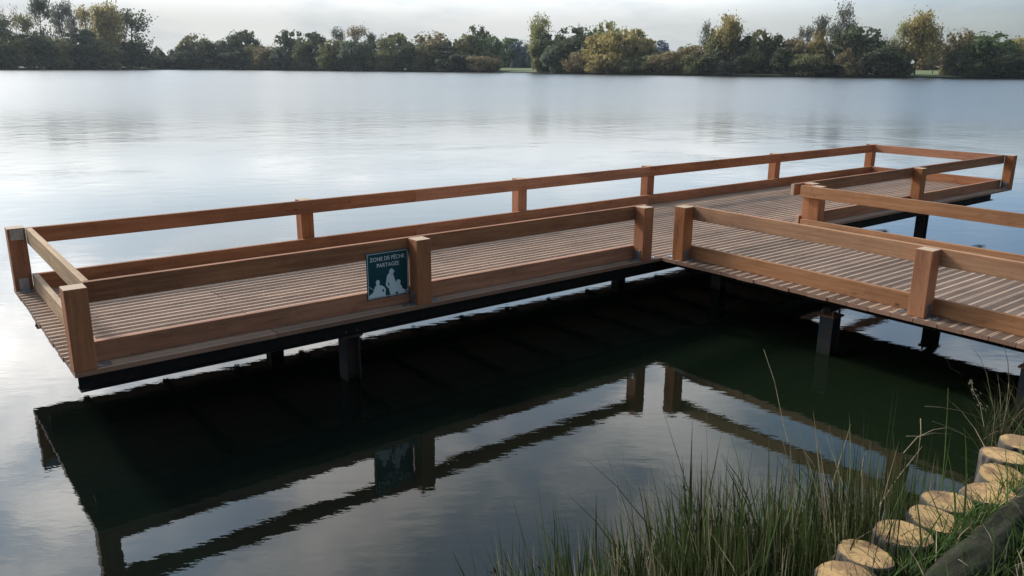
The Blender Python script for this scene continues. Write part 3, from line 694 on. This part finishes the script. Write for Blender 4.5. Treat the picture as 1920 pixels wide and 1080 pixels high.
def lobecrown(rs, lobes, nl, s, hang=False, inner=.35):
    V, F = [], []
    for (c, r) in lobes:
        for _ in range(max(6, int(nl*(r/.15)**2))):
            d = Vector((rs.gauss(0, 1), rs.gauss(0, 1), rs.gauss(0, 1))).normalized()
            rr = r*(1-inner*rs.random()**1.5)*rs.uniform(.9, 1.12)
            p = Vector((c[0]+d.x*rr, c[1]+d.y*rr, c[2]+d.z*rr*.9))
            if p.z < .0: p.z = rs.uniform(0, .05)
            leaves(V, F, p, s*rs.uniform(.6, 1.25), rs, hang=hang)
    return V, F
def domelobes(rs, n_, top=.95, low=.08, rmin=.10, rmax=.19, prof=None):
    Ls = []
    prof = prof or (lambda h: math.sqrt(max(0, 1-((h-.42)/.58)**2)) if h > .42 else .82+.18*h/.42)
    for _ in range(n_):
        h = rs.uniform(low, top); R0 = .5*prof(h); r = rs.uniform(rmin, rmax)*(1.0 if h < .7 else .8)
        a_ = rs.uniform(0, 6.28); q = max(0, R0-r*.8)*math.sqrt(rs.uniform(.35, 1))
        Ls.append(((q*math.cos(a_), q*math.sin(a_), min(h, .99-r*.8)), r))
    Ls.append(((0, 0, .5), .3)); Ls.append(((0, 0, .28), .3))
    return Ls
def limbs(rs, n_, hmin, hmax, spread, r0, fork=2, topr=.25):
    V, F, tips = [], [], []
    trunk = [(0, 0, -.03)] + [(.02*math.sin(q*1.3+rs.random()), .02*math.cos(q*1.7+rs.random()), q/6*hmax) for q in range(1, 7)]
    tube(V, F, trunk, [r0*(1-topr*0-.85*q/6) for q in range(7)], 6)
    tips.append(Vector(trunk[-1]))
    for q in range(n_):
        h = rs.uniform(hmin, hmax*.92); k_ = h/hmax*6; i = int(k_); a0 = Vector(trunk[max(1, min(6, i))]); a0 = Vector(trunk[min(i, 5)]).lerp(Vector(trunk[min(i+1, 6)]), k_-i)
        an = rs.uniform(0, 6.28); out = spread*rs.uniform(.55, 1)*(1-.35*h/hmax); up_ = rs.uniform(.12, .28)*(1.1-h*.5)
        mid = a0+Vector((math.cos(an)*out*.5, math.sin(an)*out*.5, up_*.4)); tip = a0+Vector((math.cos(an)*out, math.sin(an)*out, up_))
        if tip.z > .98: tip.z = .98
        rb = r0*(.55-.35*h/hmax); tube(V, F, [a0, mid, tip], [rb, rb*.6, rb*.2], 4); tips.append(tip); tips.append(mid.lerp(tip, .5))
        for _ in range(fork):
            t2 = mid+Vector((rs.gauss(0, .06), rs.gauss(0, .06), rs.uniform(.04, .14))); tube(V, F, [mid, t2], [rb*.5, rb*.15], 3); tips.append(t2)
    return V, F, tips
PROTO = {}
def proto(kind, seed):
    rs = random.Random(seed*977+len(kind)); extra = None
    if kind in ('sparse', 'sparse2', 'mistle', 'bare'):
        n_ = {'sparse': 26, 'sparse2': 32, 'mistle': 24, 'bare': 22}[kind]
        TV, TF, tips = limbs(rs, n_, .22, .95, .47 if kind != 'bare' else .36, .022 if kind != 'bare' else .014, 3)
        V, F = [], []
        for tp in tips:
            k_ = {'sparse': 12, 'sparse2': 34, 'mistle': 12, 'bare': 1}[kind]
            rr = {'sparse': .05, 'sparse2': .08, 'mistle': .058, 'bare': .03}[kind]
            if kind == 'mistle' and tp.z > .72: k_ = 18
            for _ in range(rs.randint(k_//2, k_+k_//2)):
                leaves(V, F, tp+Vector((rs.gauss(0, rr), rs.gauss(0, rr), rs.gauss(0, rr*.7))), .019 if kind != 'sparse2' else .022, rs)
        if kind == 'mistle':
            extra = []
            for _ in range(7):
                EV, EF = [], []; extra.append((EV, EF)); tp = rs.choice(tips[1:])
                for __ in range(70):
                    d = Vector((rs.gauss(0, 1), rs.gauss(0, 1), rs.gauss(0, 1))).normalized()*rs.uniform(.6, 1)
                    leaves(EV, EF, tp+Vector((d.x*.075, d.y*.075, d.z*.026)), .012, rs)
    else:
        if kind == 'conic':
            lb = domelobes(rs, 34, .97, .08, .07, .14, lambda h: max(.2, (1.02-h)**.5*1.1 if h > .3 else .92))
            lb += [((rs.uniform(-.06, .06), rs.uniform(-.06, .06), .93), .06)]
            V, F = lobecrown(rs, lb, 95, .034)
        elif kind == 'column':
            V, F = lobecrown(rs, domelobes(rs, 22, .95, .06, .12, .2, lambda h: .9 if h < .8 else .6), 90, .04)
        elif kind == 'willow':
            V, F = lobecrown(rs, domelobes(rs, 26, .93, .10, .12, .2), 105, .028, True)
        elif kind == 'bush':
            V, F = lobecrown(rs, domelobes(rs, 26, .92, .05, .12, .2), 95, .042)
        elif kind == 'round2':
            lb = domelobes(rs, 24, .9, .06, .10, .18)+[((rs.uniform(-.3, .3), rs.uniform(-.3, .3), rs.uniform(.82, .93)), .07) for _ in range(6)]
            V, F = lobecrown(rs, lb, 100, .034)
        else:
            V, F = lobecrown(rs, domelobes(rs, 28, .93, .06, .10, .19), 100, .036)
        # loose sprigs that break the outline
        for _ in range(160):
            a_ = rs.uniform(0, 6.28); h = rs.uniform(.3, 1.0); q = .5*math.sqrt(max(0.02, 1-((h-.42)/.6)**2))*rs.uniform(.85, 1.08)
            if kind == 'conic': q = .5*max(.1, (1.04-h)**.5)*rs.uniform(.8, 1.15)
            leaves(V, F, Vector((q*math.cos(a_), q*math.sin(a_), h)), .02, rs)
        TV, TF, _t = limbs(rs, 7, .2, .8, .3, .03, 1)
    def mm(nm, V_, F_, m_):
        me = bpy.data.meshes.new(nm); me.from_pydata([tuple(v) for v in V_], [], F_); me.materials.append(m_); me.update(); return me
    return mm('crown', V, F, LM['dark']), mm('trunk', TV, TF, M['bark']), [mm('mistletoe', ev, ef, M['mistletoe']) for ev, ef in (extra or [])]
TREES=[
(38.3, 316.9, 15.0, 6.0, 'sparse', 'grey', 'thin half-bare poplar cut by the left edge of the picture, pale sky between its leaves'),
(40.5, 318.2, 19.9, 3.9, 'bare', 'grey', 'bare poplar crown with two upright forks, leftmost of the leafless tops'),
(44.0, 320.3, 19.5, 4.3, 'bare', 'grey', 'bare branching treetop with V-shaped fork, middle one of the leafless tops at left'),
(47.6, 322.4, 19.4, 3.6, 'bare', 'grey', 'bare treetop just left of the tall poplar with mistletoe balls'),
(38.1, 310.4, 15.0, 6.9, 'sparse', 'dark', 'ragged leafy tree below the leftmost bare forks'),
(44.7, 314.3, 15.8, 7.1, 'sparse', 'olive', 'olive leafy tree under the two right-hand bare tops'),
(51.0, 318.1, 21.1, 5.4, 'mistle', 'dark', 'tall poplar with a round bushy head and dark mistletoe balls, tallest of the left grove'),
(57.5, 322.0, 20.6, 5.6, 'mistle', 'grey', 'leaning poplar full of dark mistletoe balls, right of the tallest poplar'),
(61.7, 324.5, 20.7, 3.8, 'sparse', 'grey', 'slim airy poplar between the mistletoe poplar and the golden ones'),
(66.8, 327.6, 19.8, 6.5, 'sparse', 'gold', 'golden open poplar whose branches fan out, left of the dense golden one'),
(75.0, 332.6, 20.4, 9.1, 'sparse2', 'gold', 'dense golden-brown poplar, second from the right end of the grove'),
(84.5, 338.2, 20.1, 11.4, 'sparse', 'dark', 'spreading dark poplar with a rounded open crown at the right end of the left grove'),
(35.9, 303.9, 7.0, 6.7, 'bush', 'dark', 'dark shrub running off the left edge of the picture at the water'),
(40.0, 306.5, 9.1, 8.9, 'bush', 'olive', 'olive shrub standing below the leftmost tall poplars'),
(46.3, 310.3, 10.4, 9.8, 'round', 'dark', 'big dark rounded shrub under the bare treetops'),
(53.0, 314.4, 9.9, 9.0, 'round', 'olive', 'broad dull shrub below the mistletoe poplars'),
(64.0, 325.9, 12.3, 11.8, 'round', 'teal', 'rounded blue-green tree under the slim airy poplar'),
(59.6, 318.4, 7.7, 8.9, 'bush', 'dark', 'low dark shrub before the rounded blue-green tree'),
(68.5, 323.9, 9.1, 10.7, 'bush', 'olive', 'rounded olive-topped shrub below the golden open poplar'),
(81.1, 331.7, 9.3, 12.8, 'round', 'dark', 'dark domed shrub below the spreading poplar, ending the left grove at the water'),
(91.0, 341.6, 4.8, 5.4, 'bush', 'dark', 'small low shrub filling the gap just right of the left grove'),
(94.1, 341.3, 7.4, 5.0, 'conic', 'dark', 'small dark pointed tree, first one right of the left grove'),
(98.8, 340.8, 6.7, 4.2, 'conic', 'dark', 'tiny dark knob-topped tree, second right of the left grove'),
(94.9, 335.8, 4.4, 8.3, 'bush', 'dark', 'low dark bank shrub below the two small pointed trees'),
(103.4, 340.4, 8.2, 7.2, 'round', 'dark', 'dark stepped shrub leading up to the domed olive tree'),
(108.9, 339.8, 12.5, 9.9, 'round', 'olive', 'domed olive tree with a small dark tip at the left end of the middle belt'),
(115.9, 339.1, 10.0, 10.8, 'round', 'dark', 'dull dark tree right of the domed olive tree'),
(103.6, 334.9, 6.1, 9.2, 'bush', 'dark', 'dark shoreline shrub below the domed olive tree'),
(126.1, 338.1, 14.4, 10.1, 'round2', 'dark', 'tall dark tree with a jagged pointed top, left of the bright lime shrub'),
(120.5, 338.6, 11.0, 8.3, 'round', 'teal', 'bluish dark tree leaning against the jagged pointed one'),
(120.8, 333.2, 7.6, 11.7, 'bush', 'dark', 'wide dark shrub at the water below the jagged pointed tree'),
(126.8, 328.8, 8.9, 5.6, 'column', 'light', 'narrow lime-green shrub right of the jagged pointed tree'),
(132.4, 338.1, 10.8, 3.6, 'sparse', 'dark', 'tiny open treetop poking out behind the lime-green shrub'),
(130.5, 320.8, 8.8, 9.0, 'round', 'brown', 'brownish rounded tree between the lime shrub and the dark fan-shaped tree'),
(137.5, 315.2, 14.2, 9.4, 'round2', 'dark', 'dark fan-shaped tree with feathery top near the centre left'),
(134.4, 312.1, 8.0, 9.3, 'bush', 'teal', 'dark blue-green shrub at the foot of the fan-shaped tree'),
(142.1, 305.3, 12.8, 10.5, 'round', 'dark', 'dark tree with a flat rounded top right of the fan-shaped tree'),
(138.2, 304.0, 10.7, 7.1, 'round', 'olive', 'olive tree in front of the flat-topped dark tree'),
(142.2, 295.0, 7.9, 4.5, 'column', 'light', 'narrow bright green shrub standing at the water'),
(150.8, 299.6, 15.1, 4.6, 'sparse', 'grey', 'airy pale birch rising over the belt, left of the reddish birch'),
(144.4, 290.3, 9.8, 10.6, 'round', 'olive', 'olive rounded tree below the airy pale birch'),
(152.0, 286.2, 15.0, 7.0, 'sparse', 'brown', 'open reddish-tinged birch with two points above the belt'),
(155.1, 281.1, 12.2, 4.1, 'sparse', 'dark', 'small spindly tree just right of the reddish birch'),
(149.8, 280.8, 10.2, 12.1, 'willow', 'teal', 'drooping grey-green willow below the reddish birch'),
(159.8, 273.4, 12.7, 10.1, 'round2', 'olive', 'olive tree with bristly top right of the spindly one'),
(155.2, 271.7, 7.5, 9.9, 'willow', 'olive', 'low drooping willow at the water below the bristly olive tree'),
(160.5, 262.9, 9.3, 9.0, 'round', 'dark', 'dark brown-topped tree left of the domed brown tree'),
(167.7, 260.5, 13.0, 10.7, 'round2', 'brown', 'broad domed tree with brownish peaked top in the centre of the belt'),
(164.1, 256.9, 8.6, 7.8, 'willow', 'olive', 'drooping willow at the water under the brownish peaked tree'),
(172.4, 252.7, 10.2, 7.8, 'round', 'dark', 'dark low-topped tree between the peaked brown tree and the dark-headed one'),
(169.6, 247.7, 6.4, 10.4, 'bush', 'dark', 'dark shoreline shrub left of the tan willow shrub'),
(181.8, 249.6, 15.2, 7.1, 'round2', 'dark', "dark round-headed tree standing high above the belt's green trees"),
(175.8, 247.2, 11.6, 8.2, 'round', 'olive', 'light olive tree just under and left of the dark round head'),
(179.9, 240.4, 11.8, 7.3, 'round', 'green', 'fresh green tree right of the dark round head'),
(175.5, 237.9, 5.6, 9.5, 'willow', 'brown', 'tan drooping willow shrub at the water before the green tree'),
(177.3, 234.9, 3.8, 3.8, 'bush', 'dark', 'low dark shrub touching the left end of the long lawn gap'),
(214.5, 271.9, 11.9, 11.5, 'round', 'green', 'far green tree behind the left part of the lawn gap'),
(215.1, 265.2, 11.2, 7.9, 'round', 'blue', 'bluish distant tree behind the right part of the lawn gap'),
(214.7, 269.0, 5.6, 5.7, 'bush', 'brown', 'pale rounded shrub standing on the lawn gap'),
(182.7, 215.4, 16.2, 6.2, 'sparse2', 'light', 'tall pale yellow-green poplar at the left end of the big right-of-centre clump'),
(179.2, 210.9, 9.6, 5.7, 'willow', 'olive', 'light olive drooping tree at the water under the pale poplar'),
(182.7, 208.2, 12.1, 8.9, 'round', 'dark', 'dark tree next to the tall pale poplar'),
(182.8, 197.5, 13.3, 10.3, 'round2', 'dark', 'broad dark green tree in the middle of the big clump'),
(187.6, 201.7, 15.9, 2.5, 'bare', 'grey', 'wispy grey birch top sticking up over the big clump'),
(187.7, 198.2, 14.2, 1.7, 'bare', 'dark', 'tiny dark spire beside the wispy grey birch top'),
(182.9, 188.6, 13.1, 6.1, 'round', 'green', 'green tree between the wispy birch and the round golden-green head'),
(183.0, 183.0, 14.5, 6.0, 'round2', 'light', 'round golden-green treetop behind the giant golden willow'),
(179.2, 199.9, 8.1, 8.6, 'willow', 'teal', 'grey-green billowing willow at the water in the big clump'),
(179.1, 189.0, 6.0, 9.0, 'willow', 'brown', 'reddish-brown low willow left of the giant golden willow'),
(183.3, 178.4, 12.5, 14.4, 'willow', 'gold', 'giant golden domed willow, largest of the right-of-centre clump'),
(179.1, 180.2, 5.9, 9.1, 'willow', 'gold', 'low golden willow at the water before the giant domed one'),
(189.7, 176.7, 11.7, 4.9, 'round', 'dark', "dark ragged tree showing at the giant willow's right shoulder"),
(185.2, 168.7, 6.8, 8.3, 'round', 'olive', 'dull olive shrub right of the giant golden willow'),
(180.4, 169.5, 4.4, 6.3, 'willow', 'olive', "small rounded willow at the water below the giant willow's right side"),
(224.9, 198.5, 10.2, 6.8, 'conic', 'blue', 'distant bluish domed pine seen between the two clumps'),
(182.5, 158.3, 5.8, 7.6, 'willow', 'brown', 'reddish shrub right by the water left of the white-banded building'),
(227.0, 191.0, 8.0, 3.7, 'round', 'blue', 'far small bluish tree just over the white-banded building'),
(181.6, 162.9, 4.9, 6.8, 'bush', 'olive', 'olive shrub at the water below the distant domed pine'),
(188.3, 153.1, 7.6, 7.6, 'round', 'brown', 'brownish tree just right of the white-banded building'),
(184.0, 149.9, 4.9, 6.6, 'willow', 'olive', 'olive drooping shrub at the water right of the white-banded building'),
(194.5, 153.8, 13.3, 4.0, 'sparse', 'grey', 'airy silver birch at the left of the tall golden group'),
(189.7, 146.2, 11.8, 5.1, 'round', 'olive', 'olive tree between the airy silver birch and the golden tall tree'),
(190.4, 142.7, 13.8, 6.5, 'sparse2', 'gold', 'tall golden-olive tree with peaked head, highest of its group'),
(191.1, 138.9, 9.9, 5.3, 'round', 'dark', "dark tree at the golden peaked tree's right side"),
(185.1, 144.0, 6.0, 6.5, 'round', 'dark', 'dark shrub at the water beneath the airy silver birch'),
(185.8, 140.3, 3.7, 4.9, 'bush', 'grey', 'small silvery shrub at the water under the golden peaked tree'),
(192.9, 134.8, 11.1, 5.8, 'round2', 'olive', 'olive tree with twin knobs on top right of the golden group'),
(194.7, 131.9, 10.0, 5.8, 'round', 'dark', 'dark rounded tree right of the twin-knobbed one'),
(235.9, 163.9, 7.0, 7.1, 'bush', 'dark', 'dark shrub behind the small lawn patch below the twin-knobbed tree'),
(186.9, 134.7, 4.8, 3.7, 'bush', 'dark', 'dark shoreline shrub below the tree with twin knobs'),
(191.7, 126.2, 6.5, 4.8, 'bush', 'dark', 'dark shoreline shrub under the rounded dark tree'),
(197.6, 127.2, 9.0, 6.0, 'round', 'brown', 'orange-brown low tree before the two little open treetops'),
(204.0, 130.1, 11.6, 2.9, 'sparse', 'grey', 'little open treetop on a thin stem, left one of the pair'),
(205.3, 128.0, 12.0, 2.6, 'sparse', 'grey', 'little open treetop on a thin stem, right one of the pair'),
(200.9, 121.8, 13.7, 3.4, 'sparse', 'grey', 'forked open birch top above the cone-shaped golden tree'),
(200.7, 122.0, 11.2, 5.4, 'conic', 'gold', 'cone-shaped golden-brown tree left of the tallest drooping birch'),
(210.0, 120.3, 17.1, 4.9, 'sparse', 'grey', 'tallest drooping silver birch, its leaves hanging in strings against the sky'),
(208.2, 123.3, 12.5, 3.8, 'sparse', 'grey', 'short airy birch left of the tallest drooping birch'),
(205.6, 114.0, 11.9, 9.2, 'round', 'dark', 'large dense dark ball-shaped tree right of the tallest birch'),
(195.1, 120.6, 5.1, 7.2, 'willow', 'olive', 'pale-topped shrub at the water under the cone-shaped tree'),
(203.3, 117.8, 9.3, 7.0, 'round', 'olive', 'olive tree below the tallest drooping birch'),
(200.6, 111.7, 6.5, 5.5, 'willow', 'brown', 'orange-tinted shrub under the large ball-shaped tree'),
(196.8, 117.9, 3.3, 6.9, 'bush', 'dark', 'low dark bank shrub beneath the cone-shaped tree'),
(203.8, 106.6, 7.5, 8.1, 'round', 'dark', 'dark spreading shrub right of the ball-shaped tree'),
(210.3, 107.3, 9.0, 4.1, 'sparse', 'light', 'pale spiky small tree leaning on the ragged golden tree'),
(211.7, 105.7, 12.3, 3.3, 'sparse', 'light', 'thin pale arching tree left of the ragged golden one'),
(214.6, 102.4, 13.9, 7.4, 'sparse2', 'gold', 'ragged tall golden-brown tree right of the thin arching one'),
(211.7, 105.7, 7.4, 6.1, 'round', 'olive', 'olive understorey tree below the ragged golden one'),
(206.2, 103.9, 4.4, 4.9, 'bush', 'dark', 'dark shrub at the water under the ragged golden tree'),
(223.6, 102.3, 8.9, 3.1, 'sparse', 'dark', 'small dark twiggy tree in the dip right of the ragged golden one'),
(264.0, 121.9, 9.6, 10.3, 'round', 'brown', 'dull brown tree behind the bright lawn strip on the right'),
(220.7, 95.3, 10.9, 5.7, 'round2', 'brown', 'brown-topped rounded tree right of the bright lawn strip'),
(225.2, 100.4, 11.6, 1.1, 'bare', 'dark', 'single dark twig sticking up left of the brown-topped tree'),
(225.2, 90.1, 10.1, 10.8, 'round', 'green', 'broad dark green domed tree, widest on the right shore'),
(216.0, 92.6, 6.0, 4.5, 'round', 'dark', 'very dark shrub at the water below the brown-topped tree'),
(218.3, 90.0, 3.5, 5.8, 'bush', 'green', 'low green bank shrub before the broad green domed tree'),
(221.7, 86.2, 6.3, 7.1, 'round', 'dark', 'dark green shrub at the water under the broad domed tree'),
(234.9, 89.0, 8.7, 3.1, 'sparse', 'grey', 'small twiggy pale treetop right of the broad domed tree'),
(230.2, 84.3, 9.2, 6.2, 'round', 'gold', 'golden-brown tree cut by the right edge of the picture'),
(225.7, 81.6, 5.1, 6.6, 'bush', 'green', 'green shrub at the water in the right corner of the far shore'),
]

rng = random.Random(5)
for i, (x_, y_, zt, wd, kind, cl_, lab) in enumerate(TREES):
    key = (kind, i % 4)
    if key not in PROTO: PROTO[key] = proto(kind, i % 4+1)
    cr, tk, mi = PROTO[key]
    root = empty({'willow': 'willow_tree', 'bush': 'shrub', 'bare': 'bare_tree', 'mistle': 'poplar_tree', 'conic': 'conical_tree'}.get(kind, 'tree'), (x_, y_, -.05))
    root['label'] = lab; root['category'] = 'shrub' if kind == 'bush' else 'tree'; root['group'] = 'trees along the far shore'
    wf = {'sparse': 1.8, 'sparse2': 1.45, 'mistle': 1.8, 'bare': 1.6}.get(kind, 1.56)
    sc = (wd*wf, wd*wf, (zt+.05)*(1.07 if len(mi) == 0 and kind not in ('sparse', 'sparse2', 'bare') else 1.03)); rz = rng.uniform(0, 6.28)
    for nm, me in [('crown', cr), ('trunk', tk)]+[('mistletoe', q) for q in mi]:
        o = bpy.data.objects.new(nm, me); o.parent = root; o.scale = sc; o.rotation_euler = (0, 0, rz); col.objects.link(o)
        if nm == 'crown':
            o.material_slots[0].link = 'OBJECT'; o.material_slots[0].material = LM[cl_]
# low white-banded building glimpsed behind the shrubs

bld = empty('building', (196.0, 168.6, 0)); tag(bld, 'far low building showing as short white bands between the shrubs', 'building')
dv = Vector((189.1-175.5, 134.0-151.0)).normalized(); ln_ = 22.0; nv = Vector((-dv.y, dv.x)); nv = nv if nv.x > 0 else -nv
def slab(nm, z0, z1, off, dep, mt):
    bm = bmesh.new(); addbox(bm, (ln_/2, 0, (z0+z1)/2), (ln_, dep, z1-z0)); o_ = frombm(nm, bm, mt, bld)
    o_.rotation_euler = (0, 0, math.atan2(dv.y, dv.x)); o_.location = (nv.x*(off+dep/2), nv.y*(off+dep/2), 0)
slab('wall', -.3, 3.7, 0, 8, M['greywall']); slab('roof', 3.7, 4.05, -.3, 8.6, M['white']); slab('white_band', 2.5, 2.8, -.05, .049, M['white'])
# bird
V = [(0, -.12, 0), (.02, 0, .02), (0, .12, 0), (-.02, 0, .02), (0, 0, -.03), (.04, .02, .01), (.22, .03, .07), (.38, -.05, .03), (.05, -.05, .01), (-.04, .02, .01), (-.22, .03, .07), (-.38, -.05, .03), (-.05, -.05, .01)]
F = [(0, 1, 3), (1, 2, 3), (0, 4, 1), (1, 4, 2), (2, 4, 3), (3, 4, 0), (5, 6, 7, 8), (12, 11, 10, 9), (1, 5, 8), (3, 12, 9)]
o = mk('bird', V, F, M['bird']); o.location = (61.5, 147.8, 11.9); o.rotation_euler = (0, .2, .4); tag(o, 'tiny dark bird flying high over the lake', 'bird')


# ------------------------------------------------------------ thin autumn haze
bm = bmesh.new(); addbox(bm, (100, 60, 11.5), (1900, 1900, 27.4))
hm = bpy.data.materials.new('haze'); hm.use_nodes = True; ht = hm.node_tree; ht.nodes.clear()
ho = ht.nodes.new('ShaderNodeOutputMaterial'); hv = ht.nodes.new('ShaderNodeVolumePrincipled')
hv.inputs['Color'].default_value = (.80, .88, .95, 1); hv.inputs['Density'].default_value = .00014; hv.inputs['Anisotropy'].default_value = .3
ht.links.new(hv.outputs[0], ho.inputs['Volume'])
tag(frombm('haze', bm, hm), 'thin pale haze over the lake', 'haze', kind='stuff')
